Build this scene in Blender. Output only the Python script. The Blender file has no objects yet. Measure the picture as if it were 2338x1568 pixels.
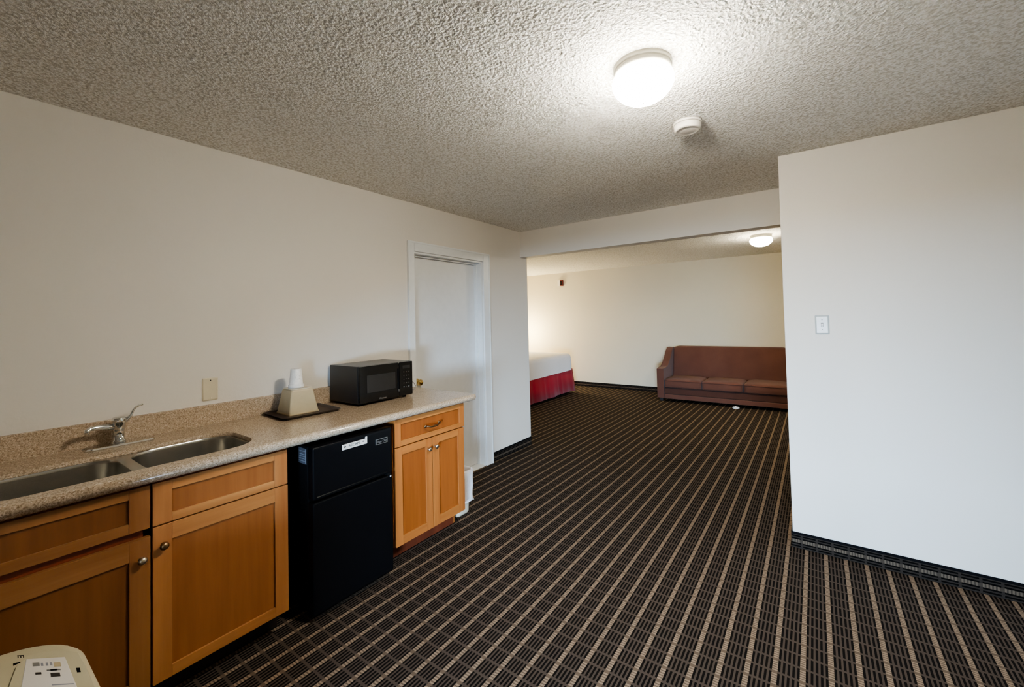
import bpy, bmesh, math, random
from mathutils import Vector, Matrix
random.seed(4)
C = bpy.context.scene.collection
PI = math.pi

# ------------------------------------------------------------------ materials
class NT:
    """tiny node-expression helper"""
    def __init__(self, name):
        self.m = bpy.data.materials.new(name); self.m.use_nodes = True
        self.t = self.m.node_tree; self.n = self.t.nodes; self.l = self.t.links
        self.b = self.n['Principled BSDF']
    def put(self, sock, v):
        if isinstance(v, (int, float)): sock.default_value = v
        elif isinstance(v, (tuple, list)):
            sock.default_value = tuple(v) if len(v) == len(sock.default_value) else tuple(v) + (1.0,)
        else: self.l.new(v, sock)
    def math(self, op, a, b=0.0, c=None):
        n = self.n.new('ShaderNodeMath'); n.operation = op
        self.put(n.inputs[0], a); self.put(n.inputs[1], b)
        if c is not None: self.put(n.inputs[2], c)
        return n.outputs[0]
    def coords(self, kind='Object'):
        return self.n.new('ShaderNodeTexCoord').outputs[kind]
    def world(self):
        return self.n.new('ShaderNodeNewGeometry').outputs['Position']
    def sep(self, v):
        n = self.n.new('ShaderNodeSeparateXYZ'); self.l.new(v, n.inputs[0]); return n.outputs
    def scale(self, v, s):
        n = self.n.new('ShaderNodeMapping'); self.l.new(v, n.inputs[0]); n.inputs['Scale'].default_value = s
        return n.outputs[0]
    def noise(self, v, sc, detail=2.0, rough=0.5, out='Fac'):
        n = self.n.new('ShaderNodeTexNoise'); self.l.new(v, n.inputs['Vector'])
        n.inputs['Scale'].default_value = sc; n.inputs['Detail'].default_value = detail; n.inputs['Roughness'].default_value = rough
        return n.outputs[out]
    def voronoi(self, v, sc, out='Distance', feature='F1'):
        n = self.n.new('ShaderNodeTexVoronoi'); n.feature = feature; self.l.new(v, n.inputs['Vector'])
        n.inputs['Scale'].default_value = sc
        return n.outputs[out]
    def ramp(self, f, stops, interp='LINEAR'):
        n = self.n.new('ShaderNodeValToRGB'); n.color_ramp.interpolation = interp
        e = n.color_ramp.elements
        while len(e) < len(stops): e.new(0.5)
        for k, (p, c) in enumerate(stops):
            e[k].position = p; e[k].color = tuple(c) + (1.0,) if len(c) == 3 else c
        self.put(n.inputs[0], f)
        return n.outputs[0]
    def mix(self, f, a, b):
        n = self.n.new('ShaderNodeMix'); n.data_type = 'RGBA'
        self.put(n.inputs[0], f); self.put(n.inputs[6], a); self.put(n.inputs[7], b)
        return n.outputs[2]
    def bump(self, h, strength=0.3, dist=0.002):
        n = self.n.new('ShaderNodeBump'); n.inputs['Strength'].default_value = strength
        n.inputs['Distance'].default_value = dist; self.l.new(h, n.inputs['Height'])
        self.l.new(n.outputs[0], self.b.inputs['Normal']); return n
    def set(self, color=None, rough=None, metal=None, spec=None, coat=None):
        if color is not None: self.put(self.b.inputs['Base Color'], color)
        if rough is not None: self.put(self.b.inputs['Roughness'], rough)
        if metal is not None: self.put(self.b.inputs['Metallic'], metal)
        if spec is not None: self.put(self.b.inputs['Specular IOR Level'], spec)
        if coat is not None: self.put(self.b.inputs['Coat Weight'], coat)
        return self.m

def srgb(r, g, b):
    f = lambda c: (c / 255 / 12.92) if c / 255 <= 0.04045 else ((c / 255 + 0.055) / 1.055) ** 2.4
    return (f(r), f(g), f(b))

def plain(name, col, rough=0.5, metal=0.0, spec=0.5, var=0.06, sc=18.0, bump=0.0, bsc=200.0):
    t = NT(name); v = t.coords('Object')
    f = t.noise(v, sc, 3.0)
    lo = tuple(c * (1 - var) for c in col); hi = tuple(min(1, c * (1 + var)) for c in col)
    t.set(t.ramp(f, [(0.3, lo), (0.7, hi)]), rough, metal, spec)
    if bump: t.bump(t.noise(v, bsc, 2.0), bump, 0.001)
    return t.m

def wall_paint(name, col):
    t = NT(name); v = t.world()
    big = t.noise(v, 0.8, 2.0)
    t.set(t.ramp(big, [(0.3, tuple(c * 0.97 for c in col)), (0.7, tuple(min(1, c * 1.03) for c in col))]), 0.62, 0.0, 0.35)
    h = t.math('ADD', t.noise(v, 55.0, 4.0, 0.6), t.math('MULTIPLY', t.noise(v, 12.0, 2.0), 0.6))
    t.bump(h, 0.22, 0.003)
    return t.m

def popcorn(name):
    t = NT(name); v = t.world()
    d = t.voronoi(v, 95.0, 'Distance', 'SMOOTH_F1')
    n1 = t.noise(v, 70.0, 3.0, 0.6)
    n2 = t.noise(v, 160.0, 2.0, 0.55)
    h = t.math('ADD', t.math('MULTIPLY', n1, 1.3), t.math('ADD', t.math('MULTIPLY', n2, 0.7), t.math('MULTIPLY', d, -0.9)))
    col = t.ramp(h, [(0.34, srgb(216, 211, 200)), (0.60, srgb(240, 236, 227)), (0.80, srgb(254, 252, 247))])
    t.set(col, 0.85, 0.0, 0.3)
    t.bump(h, 1.0, 0.0065)
    return t.m

def carpet(name, ua, va, u0, pu, v0, pv, binding=None, dim=1.0):
    """woven carpet: ladder stripes along v, every pu; five dark dashes between; cross lines every pv"""
    t = NT(name); s = t.sep(t.world())
    U = s['XYZ'.index(ua)]; V = s['XYZ'.index(va)]
    u = t.math('FRACT', t.math('DIVIDE', t.math('SUBTRACT', U, u0 - 50 * pu), pu))
    v = t.math('FRACT', t.math('DIVIDE', t.math('SUBTRACT', V, v0 - 80 * pv), pv))
    lad = t.math('MAXIMUM', t.math('LESS_THAN', u, 0.105), t.math('GREATER_THAN', u, 0.895))
    bar = t.math('LESS_THAN', t.math('FRACT', t.math('DIVIDE', t.math('SUBTRACT', u, 0.105), 0.1745)), 0.53)
    cross = t.math('LESS_THAN', v, 0.15)
    ncross = t.math('SUBTRACT', 1.0, cross)
    rung = t.math('LESS_THAN', t.math('FRACT', t.math('DIVIDE', t.math('SUBTRACT', v, 0.15), 0.17)), 0.55)
    fuzz = t.noise(t.world(), 900.0, 2.0)
    patch = t.noise(t.world(), 3.0, 2.0)
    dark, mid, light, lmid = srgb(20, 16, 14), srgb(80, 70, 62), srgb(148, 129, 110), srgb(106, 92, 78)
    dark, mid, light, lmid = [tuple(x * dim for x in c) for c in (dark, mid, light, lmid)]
    base = t.mix(t.math('MULTIPLY', bar, ncross), mid, dark)
    ladc = t.mix(t.math('MULTIPLY', rung, ncross), lmid, light)
    col = t.mix(lad, base, ladc)
    if binding is not None:
        col = t.mix(t.math('GREATER_THAN', s[2], binding), col, srgb(18, 17, 19))
    col = t.mix(t.math('MULTIPLY', fuzz, 0.5), col, t.mix(0.5, col, (0.0, 0.0, 0.0)))
    col = t.mix(t.math('MULTIPLY', patch, 0.25), col, t.mix(0.35, col, (0.0, 0.0, 0.0)))
    t.set(col, 0.95, 0.0, 0.1)
    t.bump(fuzz, 0.5, 0.002)
    return t.m

def wood(name, axis, c0, c1, rough=0.38, dark=1.0):
    t = NT(name); v = t.world()
    sc = {'Z': (26, 26, 1.6), 'Y': (26, 1.6, 26)}[axis]
    g = t.noise(t.scale(v, sc), 1.0, 5.0, 0.6)
    sc2 = {'Z': (9, 9, 0.5), 'Y': (9, 0.5, 9)}[axis]
    g2 = t.noise(t.scale(v, sc2), 1.0, 2.0)
    f = t.math('ADD', t.math('MULTIPLY', g, 0.55), t.math('MULTIPLY', g2, 0.45))
    t.set(t.ramp(f, [(0.3, tuple(c * dark for c in c0)), (0.72, tuple(c * dark for c in c1))]), rough, 0.0, 0.45)
    t.bump(g, 0.08, 0.001)
    return t.m

def granite(name):
    t = NT(name); v = t.world()
    n1 = t.noise(v, 150.0, 3.0, 0.7)
    n2 = t.noise(v, 300.0, 2.0, 0.6)
    cell = t.sep(t.voronoi(v, 270.0, 'Color'))[0]
    big = t.noise(v, 14.0, 2.0)
    c = t.ramp(cell, [(0.0, srgb(138, 119, 99)), (0.25, srgb(167, 149, 128)), (0.6, srgb(183, 165, 144)), (0.85, srgb(200, 178, 156)), (1.0, srgb(214, 198, 180))])
    c = t.mix(t.ramp(n1, [(0.36, (0.8, 0.8, 0.8)), (0.45, (0, 0, 0))]), c, srgb(120, 98, 74))
    c = t.mix(t.ramp(n2, [(0.62, (0, 0, 0)), (0.70, (0.5, 0.5, 0.5))]), c, srgb(222, 206, 186))
    c = t.mix(t.math('MULTIPLY', big, 0.35), c, srgb(166, 148, 120))
    t.set(c, 0.18, 0.0, 0.5)
    return t.m

def steel(name, col=(0.46, 0.45, 0.42), rough=0.26, axis=(4, 120, 120)):
    t = NT(name); v = t.coords('Object')
    f = t.noise(t.scale(v, axis), 3.0, 4.0)
    t.set(t.ramp(f, [(0.3, tuple(c * 0.85 for c in col)), (0.7, col)]), rough, 1.0)
    return t.m

def emis(name, col, s):
    t = NT(name); v = t.coords('Object')
    f = t.noise(v, 5.0)
    c = t.ramp(f, [(0.0, tuple(x * 0.98 for x in col)), (1.0, col)])
    t.set((0.9, 0.9, 0.88), 0.3)
    # frosted bowl: glow faded towards the upper rim to cut glare on the ceiling
    z = t.math('DIVIDE', t.math('SUBTRACT', -0.042, t.sep(v)[2]), 0.085)
    z = t.math('MINIMUM', t.math('MAXIMUM', z, 0.0), 1.0)
    st = t.math('MULTIPLY', t.math('ADD', t.math('MULTIPLY', z, 0.93), 0.07), s)
    t.put(t.b.inputs['Emission Color'], c); t.put(t.b.inputs['Emission Strength'], st)
    return t.m

def fabric(name, c0, c1, sc=500.0, rough=0.9, bump=0.3):
    t = NT(name); v = t.coords('Object')
    w = t.noise(v, sc, 2.0); b = t.noise(v, 3.0, 3.0)
    f = t.math('ADD', t.math('MULTIPLY', w, 0.5), t.math('MULTIPLY', b, 0.5))
    t.set(t.ramp(f, [(0.35, c0), (0.65, c1)]), rough, 0.0, 0.25)
    t.b.inputs['Sheen Weight'].default_value = 0.15
    t.bump(w, bump, 0.002)
    return t.m

PX, PY, X0, Y0 = 0.0931, 0.0752, 1.6905, 1.391
M = dict(
    wall=wall_paint('wall paint', (0.70, 0.655, 0.59)),
    wallf=wall_paint('cream wall paint', (0.66, 0.60, 0.47)),
    ceil=popcorn('popcorn ceiling'),
    floor=carpet('patterned carpet', 'X', 'Y', X0, PX, Y0, PY),
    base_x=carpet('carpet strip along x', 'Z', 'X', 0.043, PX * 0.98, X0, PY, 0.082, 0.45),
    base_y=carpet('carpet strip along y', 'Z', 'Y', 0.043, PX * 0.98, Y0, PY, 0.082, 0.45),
    trim=plain('white trim paint', (0.76, 0.77, 0.76), 0.35, var=0.02),
    door=plain('white door paint', (0.72, 0.72, 0.71), 0.4, var=0.02),
    wz=wood('maple upright grain', 'Z', srgb(158, 92, 46), srgb(200, 130, 70), 0.38, 0.86),
    wy=wood('maple level grain', 'Y', srgb(162, 96, 48), srgb(204, 136, 74), 0.38, 0.86),
    wp=wood('maple panel', 'Z', srgb(138, 76, 34), srgb(174, 102, 50), 0.38, 0.84),
    wz1=wood('shaded maple wz', 'Z', srgb(168, 108, 63), srgb(210, 149, 93), 0.38, 0.74), wz2=wood('deep shaded maple wz', 'Z', srgb(168, 108, 63), srgb(210, 149, 93), 0.38, 0.5),  # sink cabinet copies: darkening towards the view's corner put into the wood colour
    wy1=wood('shaded maple wy', 'Y', srgb(172, 112, 65), srgb(214, 155, 97), 0.38, 0.74), wy2=wood('deep shaded maple wy', 'Y', srgb(172, 112, 65), srgb(214, 155, 97), 0.38, 0.5),
    wp1=wood('shaded maple wp', 'Z', srgb(146, 90, 49), srgb(182, 119, 69), 0.38, 0.74), wp2=wood('deep shaded maple wp', 'Z', srgb(146, 90, 49), srgb(182, 119, 69), 0.38, 0.5),
    wd=wood('dark maple carcass', 'Z', srgb(100, 50, 32), srgb(132, 68, 44)),
    granite=granite('speckled granite'),
    steel=steel('brushed steel'), chrome=steel('chrome', (0.8, 0.8, 0.78), 0.08),
    brass=steel('brass', (0.75, 0.52, 0.2), 0.2), nickel=steel('brushed nickel', (0.62, 0.54, 0.42), 0.3),
    bronze=steel('bronze', (0.30, 0.19, 0.10), 0.35),
    black=plain('black enamel', (0.0045, 0.0046, 0.0054), 0.26, spec=0.22, bump=0.04, bsc=400),
    blackm=plain('matte black', (0.005, 0.005, 0.0055), 0.6, spec=0.2),
    blackg=plain('black glass', (0.006, 0.006, 0.006), 0.12, spec=0.5),
    mwtop=plain('black painted steel', (0.013, 0.013, 0.014), 0.3, spec=0.6, bump=0.06, bsc=500),
    window=plain('dark oven window', (0.022, 0.020, 0.018), 0.22),
    grey=plain('grey sticker', srgb(84, 84, 90), 0.5),
    greyl=plain('pale sticker line', srgb(140, 140, 146), 0.5),
    silver=steel('silver badge', (0.7, 0.7, 0.7), 0.35),
    whitep=plain('white plastic', (0.82, 0.82, 0.80), 0.35, var=0.02),
    offw=plain('off white plastic', srgb(226, 219, 208), 0.45, var=0.02),
    ivory=plain('ivory plastic', srgb(206, 196, 170), 0.4, var=0.03),
    box=plain('tan plastic', srgb(176, 160, 128), 0.4, var=0.04),
    boxtop=plain('pale tan plastic', srgb(214, 204, 184), 0.4, var=0.04),
    tray=plain('brown plastic', srgb(44, 30, 26), 0.35),
    paper=plain('white paper', (0.80, 0.78, 0.75), 0.5, var=0.05, sc=60),
    printg=plain('grey print', srgb(120, 118, 114), 0.6),
    printd=plain('dark print', srgb(48, 42, 36), 0.6),
    wallb=wall_paint('low bounce wall paint', (0.26, 0.23, 0.20)),  # unseen back wall, colour darkened to cut bounce light on the left
    dome=emis('lit glass dome', (1.0, 0.94, 0.815), 152.0),
    dome2=emis('lit far glass dome', (1.0, 0.90, 0.68), 90.0),
    lbase=plain('lamp ring', srgb(216, 212, 196), 0.35, var=0.02),
    sofa=fabric('brown fabric', srgb(92, 60, 50), srgb(110, 73, 60)),
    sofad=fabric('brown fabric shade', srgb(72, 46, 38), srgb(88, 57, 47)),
    sheet=fabric('white bed linen', (0.82, 0.81, 0.83), (0.89, 0.88, 0.90), 150.0, 0.85, 0.1),
    skirt=fabric('red bed skirt', srgb(142, 22, 38), srgb(168, 34, 52), 300.0),
    dark=plain('dark wood', srgb(30, 22, 18), 0.5),
    bin=plain('cream bin plastic', srgb(214, 202, 176), 0.4),
    bag=fabric('white plastic bag', (0.66, 0.65, 0.67), (0.80, 0.79, 0.80), 40.0, 0.35, 0.5),
    appl=plain('cream appliance plastic', srgb(186, 178, 150), 0.42, var=0.05, sc=9, bump=0.05, bsc=600),
    label=plain('white label', srgb(214, 208, 200), 0.45, var=0.02),
    rim=plain('shaded bevel', (0.42, 0.44, 0.42), 0.4),  # switch plate edge, its shadow put into the colour
    red=plain('dark red plastic', srgb(110, 26, 20), 0.4),
    slot=plain('black slot', (0.004, 0.004, 0.004), 0.7, spec=0.1),
    concrete=plain('plain shell', (0.4, 0.39, 0.37), 0.9),
)

# ------------------------------------------------------------------ geometry helpers
class MB:
    def __init__(self): self.bm = bmesh.new(); self.mats = []
    def mi(self, m):
        if m is None: return 0
        if m not in self.mats: self.mats.append(m)
        return self.mats.index(m)
    def _paint(self, before, m, smooth=False):
        i = self.mi(m)
        for f in self.bm.faces:
            if f not in before: f.material_index = i; f.smooth = smooth
    def box(self, x0, x1, y0, y1, z0, z1, m=None, bev=0.0, seg=2, smooth=False):
        before = set(self.bm.faces)
        r = bmesh.ops.create_cube(self.bm, size=1.0)
        vs = r['verts']
        for v in vs:
            v.co = Vector(((x0 + x1) / 2 + v.co.x * (x1 - x0), (y0 + y1) / 2 + v.co.y * (y1 - y0), (z0 + z1) / 2 + v.co.z * (z1 - z0)))
        if bev > 0:
            es = list({e for v in vs for e in v.link_edges})
            bmesh.ops.bevel(self.bm, geom=es, offset=bev, segments=seg, profile=0.6, affect='EDGES', clamp_overlap=True)
        self._paint(before, m, smooth); return self
    def lathe(self, prof, seg=32, m=None, at=(0, 0, 0), axis='Z', smooth=True, sx=1.0, sy=1.0):
        before = set(self.bm.faces); rings = []
        for (r, z) in prof:
            ring = []
            for k in range(seg):
                a = 2 * PI * k / seg; p = Vector((r * math.cos(a) * sx, r * math.sin(a) * sy, z))
                if axis == 'X': p = Vector((p.z, p.x, p.y))
                elif axis == 'Y': p = Vector((p.y, p.z, p.x))
                ring.append(self.bm.verts.new(p + Vector(at)))
            rings.append(ring)
        for a, b in zip(rings, rings[1:]):
            for k in range(seg):
                self.bm.faces.new((a[k], a[(k + 1) % seg], b[(k + 1) % seg], b[k]))
        if prof[0][0] > 1e-5: self.bm.faces.new(list(reversed(rings[0])))
        if prof[-1][0] > 1e-5: self.bm.faces.new(rings[-1])
        self._paint(before, m, smooth); return self
    def loft(self, loops, m=None, cap0=True, cap1=True, smooth=True, close=True):
        before = set(self.bm.faces)
        R = [[self.bm.verts.new(p) for p in lp] for lp in loops]
        for a, b in zip(R, R[1:]):
            n = len(a)
            for k in range(n if close else n - 1):
                self.bm.faces.new((a[k], a[(k + 1) % n], b[(k + 1) % n], b[k]))
        if cap0: self.bm.faces.new(list(reversed(R[0])))
        if cap1: self.bm.faces.new(R[-1])
        self._paint(before, m, smooth); return self
    def tube(self, pts, rad, seg=10, m=None, smooth=True):
        pts = [Vector(p) for p in pts]
        rads = rad if isinstance(rad, (list, tuple)) else [rad] * len(pts)
        loops = []; up = Vector((0.13, 0.31, 0.94))
        for k, p in enumerate(pts):
            d = (pts[min(k + 1, len(pts) - 1)] - pts[max(k - 1, 0)]).normalized()
            s = d.cross(up).normalized(); u = s.cross(d)
            loops.append([p + (s * math.cos(2 * PI * j / seg) + u * math.sin(2 * PI * j / seg)) * rads[k] for j in range(seg)])
        return self.loft(loops, m, smooth=smooth)
    def prism(self, poly, a0, a1, axis='Z', m=None, smooth=False, bev=0.0):
        def P(p, h):
            return {'Z': Vector((p[0], p[1], h)), 'X': Vector((h, p[0], p[1])), 'Y': Vector((p[0], h, p[1]))}[axis]
        before = set(self.bm.faces)
        lo = [self.bm.verts.new(P(p, a0)) for p in poly]; hi = [self.bm.verts.new(P(p, a1)) for p in poly]
        n = len(poly)
        for k in range(n): self.bm.faces.new((lo[k], lo[(k + 1) % n], hi[(k + 1) % n], hi[k]))
        self.bm.faces.new(list(reversed(lo))); self.bm.faces.new(hi)
        if bev:
            es = [e for v in lo + hi for e in v.link_edges if (e.verts[0] in lo) == (e.verts[1] in lo)]
            bmesh.ops.bevel(self.bm, geom=list(set(es)), offset=bev, segments=2, profile=0.6, affect='EDGES', clamp_overlap=True)
        self._paint(before, m, smooth); return self
    def filled(self, loops, z, m=None, flip=False):
        before = set(self.bm.faces); es = []
        for lp in loops:
            vs = [self.bm.verts.new((p[0], p[1], z)) for p in lp]
            es += [self.bm.edges.new((vs[k], vs[(k + 1) % len(vs)])) for k in range(len(vs))]
        bmesh.ops.triangle_fill(self.bm, edges=es, use_beauty=True)
        self._paint(before, m); return self
    def build(self, name, m=None, parent=None, origin=None, recalc=True, subsurf=0, doubles=True):
        if doubles: bmesh.ops.remove_doubles(self.bm, verts=self.bm.verts, dist=1e-5)
        if recalc: bmesh.ops.recalc_face_normals(self.bm, faces=self.bm.faces)
        me = bpy.data.meshes.new(name); self.bm.to_mesh(me); self.bm.free()
        ms = self.mats if self.mats else [m]
        for x in ms: me.materials.append(x)
        o = bpy.data.objects.new(name, me); C.objects.link(o)
        if parent is not None:
            o.parent = parent
            off = Vector(parent['w']) if 'w' in parent.keys() else Vector((0, 0, 0))
            me.transform(Matrix.Translation(-off)); o['w'] = tuple(off)
        elif origin is not None:
            me.transform(Matrix.Translation(-Vector(origin))); o.location = origin; o['w'] = tuple(origin)
        if subsurf:
            s = o.modifiers.new('sub', 'SUBSURF'); s.levels = subsurf; s.render_levels = subsurf
        return o

def tag(o, label=None, cat=None, group=None, kind=None):
    if label: o['label'] = label
    if cat: o['category'] = cat
    if group: o['group'] = group
    if kind: o['kind'] = kind
    return o
def thing(name, label, cat, loc, group=None):
    o = bpy.data.objects.new(name, None); C.objects.link(o); o.location = loc; o['w'] = tuple(loc)
    o.empty_display_size = 0.1
    return tag(o, label, cat, group)
def struct(o): o['kind'] = 'structure'; return o

def rrect(x0, x1, y0, y1, r, n=8, z=None):
    pts = []
    r = min(r, (x1 - x0) / 2 - 1e-4, (y1 - y0) / 2 - 1e-4)
    for cx, cy, a0 in ((x1 - r, y1 - r, 0), (x0 + r, y1 - r, 90), (x0 + r, y0 + r, 180), (x1 - r, y0 + r, 270)):
        for k in range(n + 1):
            a = math.radians(a0 + 90 * k / n); pts.append((cx + r * math.cos(a), cy + r * math.sin(a)))
    return pts if z is None else [Vector((p[0], p[1], z)) for p in pts]

def text_mesh(name, s, size, m, parent, mat4, depth=0.0006, sx=1.0):
    cu = bpy.data.curves.new(name, 'FONT'); cu.body = s; cu.size = size; cu.extrude = depth
    cu.align_x = 'CENTER'; cu.align_y = 'CENTER'
    tmp = bpy.data.objects.new(name + '_tmp', cu); C.objects.link(tmp)
    dg = bpy.context.evaluated_depsgraph_get()
    me = bpy.data.meshes.new_from_object(tmp.evaluated_get(dg)); me.name = name
    bpy.data.objects.remove(tmp); bpy.data.curves.remove(cu)
    me.materials.clear(); me.materials.append(m)
    me.transform(Matrix.Diagonal((sx, 1, 1, 1))); me.transform(mat4)
    o = bpy.data.objects.new(name, me); C.objects.link(o)
    o.parent = parent
    off = Vector(parent['w']); me.transform(Matrix.Translation(-off)); o['w'] = tuple(off)
    return o
# text facing +x (reads along +y, up +z)
def face_x(x, y, z): return Matrix(((0, 0, 1, x), (1, 0, 0, y), (0, 1, 0, z), (0, 0, 0, 1)))

# ------------------------------------------------------------------ the setting
H = 2.44
YP, XP = 3.125, 2.553          # near face and end of the right partition
YH, YE, ZH = 3.919, 4.048, 2.149
YB = 8.075
YR = -0.7                      # unseen wall behind the photographer, placed to trim the daylight
XR = 5.0
XL = -3.3                      # far room, left
D0, D1, DZ = 2.342, 3.235, 2.033   # door opening in the left wall

struct(MB().box(XL - .2, XR + .2, YR - .2, YB + .2, -0.1, 0, M['floor']).build('floor'))
struct(MB().box(XL - .2, XR + .2, YR - .2, YB + .2, H, H + 0.1, M['ceil']).build('ceiling'))
w = MB()
w.box(-0.13, 0, YR, D0, 0, H, M['wall']).box(-0.13, 0, D0, D1, DZ, H, M['wall']).box(-0.13, 0, D1, YE, 0, H, M['wall'])
struct(w.build('wall_left'))
struct(MB().box(XL, -0.13, YE - 0.13, YE, 0, H, M['wallf']).build('wall_return'))
struct(MB().box(0, XP + 0.6, YH, YE, ZH, H, M['wall']).build('wall_header'))
w = MB().box(XP, XR, YP, YP + 0.13, 0, H, M['wall'], bev=0.004)
w.box(XP + 0.001, XP + 0.035, YP - 0.0015, YP, H - 0.075, H, M['wall'])      # patched corner bead
struct(w.build('wall_right'))
struct(MB().box(XP + 0.02, XP + 0.15, YP + 0.13, YE, 0, H, M['wall']).build('wall_side'))
struct(MB().box(XL, XR, YB, YB + 0.13, 0, H, M['wallf']).build('wall_far'))
struct(MB().box(XL - 0.13, XL, YE - 0.13, YB + 0.13, 0, H, M['wallf']).build('wall_bedside'))
struct(MB().box(XR, XR + 0.13, YR - 0.13, YB + 0.13, 0, H, M['wallf']).build('wall_east'))
# unseen wall behind the photographer; low opening added to shape the daylight beam
WX0, WX1, WZ0, WZ1 = 2.05, 3.62, 0.05, 0.98
w = MB()
w.box(-0.13, WX0, YR - 0.13, YR, 0, H, M['wallb']).box(WX1, XR, YR - 0.13, YR, 0, H, M['wallb'])
w.box(WX0, WX1, YR - 0.13, YR, 0, WZ0, M['wallb']).box(WX0, WX1, YR - 0.13, YR, WZ1, H, M['wallb'])
struct(w.build('aperture_wall'))
w = MB()
for a, b in ((WX0, WX0 + .05), (WX1 - .05, WX1), ((WX0 + WX1) / 2 - .025, (WX0 + WX1) / 2 + .025)):
    w.box(a, b, YR - 0.09, YR - 0.04, WZ0, WZ1, M['trim'])
for a, b in ((WZ0, WZ0 + .05), (WZ1 - .05, WZ1)):
    w.box(WX0 + .05, WX1 - .05, YR - 0.09, YR - 0.04, a, b, M['trim'])
struct(w.build('aperture_frame'))  # unseen frame bars set in the beam-shaping opening
# baseboards of carpet strip
ZB = 0.0945
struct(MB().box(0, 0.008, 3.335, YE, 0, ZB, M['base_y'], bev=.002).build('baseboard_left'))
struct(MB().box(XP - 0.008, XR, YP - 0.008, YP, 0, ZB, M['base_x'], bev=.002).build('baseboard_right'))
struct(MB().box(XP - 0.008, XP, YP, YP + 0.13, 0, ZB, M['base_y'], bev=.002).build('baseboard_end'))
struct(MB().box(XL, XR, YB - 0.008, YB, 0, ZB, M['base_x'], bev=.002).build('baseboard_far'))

# door in the left wall
t = MB()
ct = 0.018
t.box(0, ct, 2.277, D0, 0, DZ + 0.083, M['trim'], bev=.004)
t.box(0, ct, D1, 3.333, 0, DZ + 0.083, M['trim'], bev=.004)
t.box(0, ct, D0, D1, DZ, DZ + 0.083, M['trim'], bev=.004)
for y0, y1 in ((2.277, 2.29), (3.318, 3.333)): t.box(ct, ct + .004, y0, y1, 0, DZ + 0.083, M['trim'], bev=.0015)
t.box(ct, ct + .004, 2.29, 3.318, DZ + .068, DZ + 0.083, M['trim'], bev=.0015)
struct(t.build('trim_1'))
t = MB()                                                   # jamb lining and stop
t.box(-0.128, 0.0, D0, D0 + 0.016, 0, DZ, M['trim'])
t.box(-0.128, 0.0, D1 - 0.016, D1, 0, DZ, M['trim'])
t.box(-0.128, 0.0, D0 + .016, D1 - .016, DZ - 0.016, DZ, M['trim'])
t.box(-0.088, -0.055, D1 - 0.028, D1 - 0.016, 0, DZ - .016, M['trim'])
t.box(-0.088, -0.055, D0 + 0.016, D0 + 0.028, 0, DZ - .016, M['trim'])
t.box(-0.088, -0.055, D0 + .028, D1 - .028, DZ - 0.03, DZ - .016, M['trim'])
struct(t.build('trim_2'))
struct(MB().box(-0.13, 0.006, D0 + .016, D1 - .016, 0, 0.009, M['whitep'], bev=.003).build('trim_3'))
d = struct(MB().box(-0.127, -0.09, D0 + .018, D1 - .018, 0.014, DZ - .018, M['door'], bev=.002).build('door_1', origin=(-0.11, (D0 + D1) / 2, 0.014)))
kb = MB().lathe([(0.0, 0.062), (0.016, 0.061), (0.025, 0.052), (0.027, 0.044), (0.022, 0.034), (0.012, 0.028), (0.010, 0.010), (0.028, 0.007), (0.032, 0.0)], 24, M['brass'], at=(-0.09, 2.442, 0.925), axis='X')
o = kb.build('door_handle', parent=d); o['label'] = 'round brass door knob'

# ------------------------------------------------------------------ kitchenette
XF = 0.665        # door faces
TH = 0.02         # door thickness
ZC = 0.913        # worktop height
TK = 0.0435       # worktop thickness
ZU = ZC - TK
def shaker(name, y0, y1, z0, z1, parent, fw=0.06, top=None, x=XF, rails=None, shade_lvl=''):
    top = top or fw; b = MB(); x0 = x - TH
    rz = rails or fw
    b.box(x0, x, y0, y0 + fw, z0, z1, M['wz' + shade_lvl], bev=.002)
    b.box(x0, x, y1 - fw, y1, z0, z1, M['wz' + shade_lvl], bev=.002)
    b.box(x0, x - .0005, y0 + fw, y1 - fw, z0, z0 + rz, M['wy' + shade_lvl], bev=.0015)
    b.box(x0, x - .0005, y0 + fw, y1 - fw, z1 - top, z1, M['wy' + shade_lvl], bev=.0015)
    b.box(x0 + .004, x - .009, y0 + fw - .004, y1 - fw + .004, z0 + rz - .004, z1 - top + .004, M['wp' + shade_lvl])
    o = b.build(name, parent=parent)
    return o
def knob(y, z, parent, m='nickel'):
    b = MB().lathe([(0.0, 0.027), (0.008, 0.0265), (0.0135, 0.022), (0.0145, 0.018), (0.011, 0.013), (0.006, 0.010), (0.006, 0.002), (0.009, 0.0)], 20, M[m], at=(XF, y, z), axis='X')
    o = b.build('knob', parent=parent); return o
def toe(y0, y1, parent, m='wd'):
    return MB().box(0.54, 0.556, y0, y1, 0, 0.117, M[m]).build('toe_kick', parent=parent)

# sink cabinet: two false drawer fronts over two doors
cab = thing('base_cabinet', 'wide honey maple sink cabinet left of the black refrigerator', 'cabinet', (0.33, 0.49, 0), 'maple base cabinets')
b = MB(); a0, a1 = -0.012, 0.984
b.box(0.03, 0.644, a0, a0 + .018, 0.115, ZU - .001, M['wd']).box(0.03, 0.644, a1 - .018, a1, 0.115, ZU - .001, M['wz'])
b.box(0.03, 0.644, a0 + .018, a1 - .018, 0.115, 0.133, M['wd']).box(0.03, 0.04, a0 + .018, a1 - .018, 0.133, ZU - .001, M['wd'])
b.box(0.626, 0.644, a0 + .018, a1 - .018, 0.133, 0.15, M['wd']).box(0.626, 0.644, a0 + .018, a1 - .018, 0.66, 0.72, M['wd']).box(0.626, 0.644, a0 + .018, a1 - .018, 0.83, ZU - .001, M['wd'])
b.box(0.626, 0.644, 0.47, 0.51, 0.15, 0.83, M['wd'])
b.build('carcass', parent=cab)
toe(a0, a1, cab, 'dark')
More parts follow.
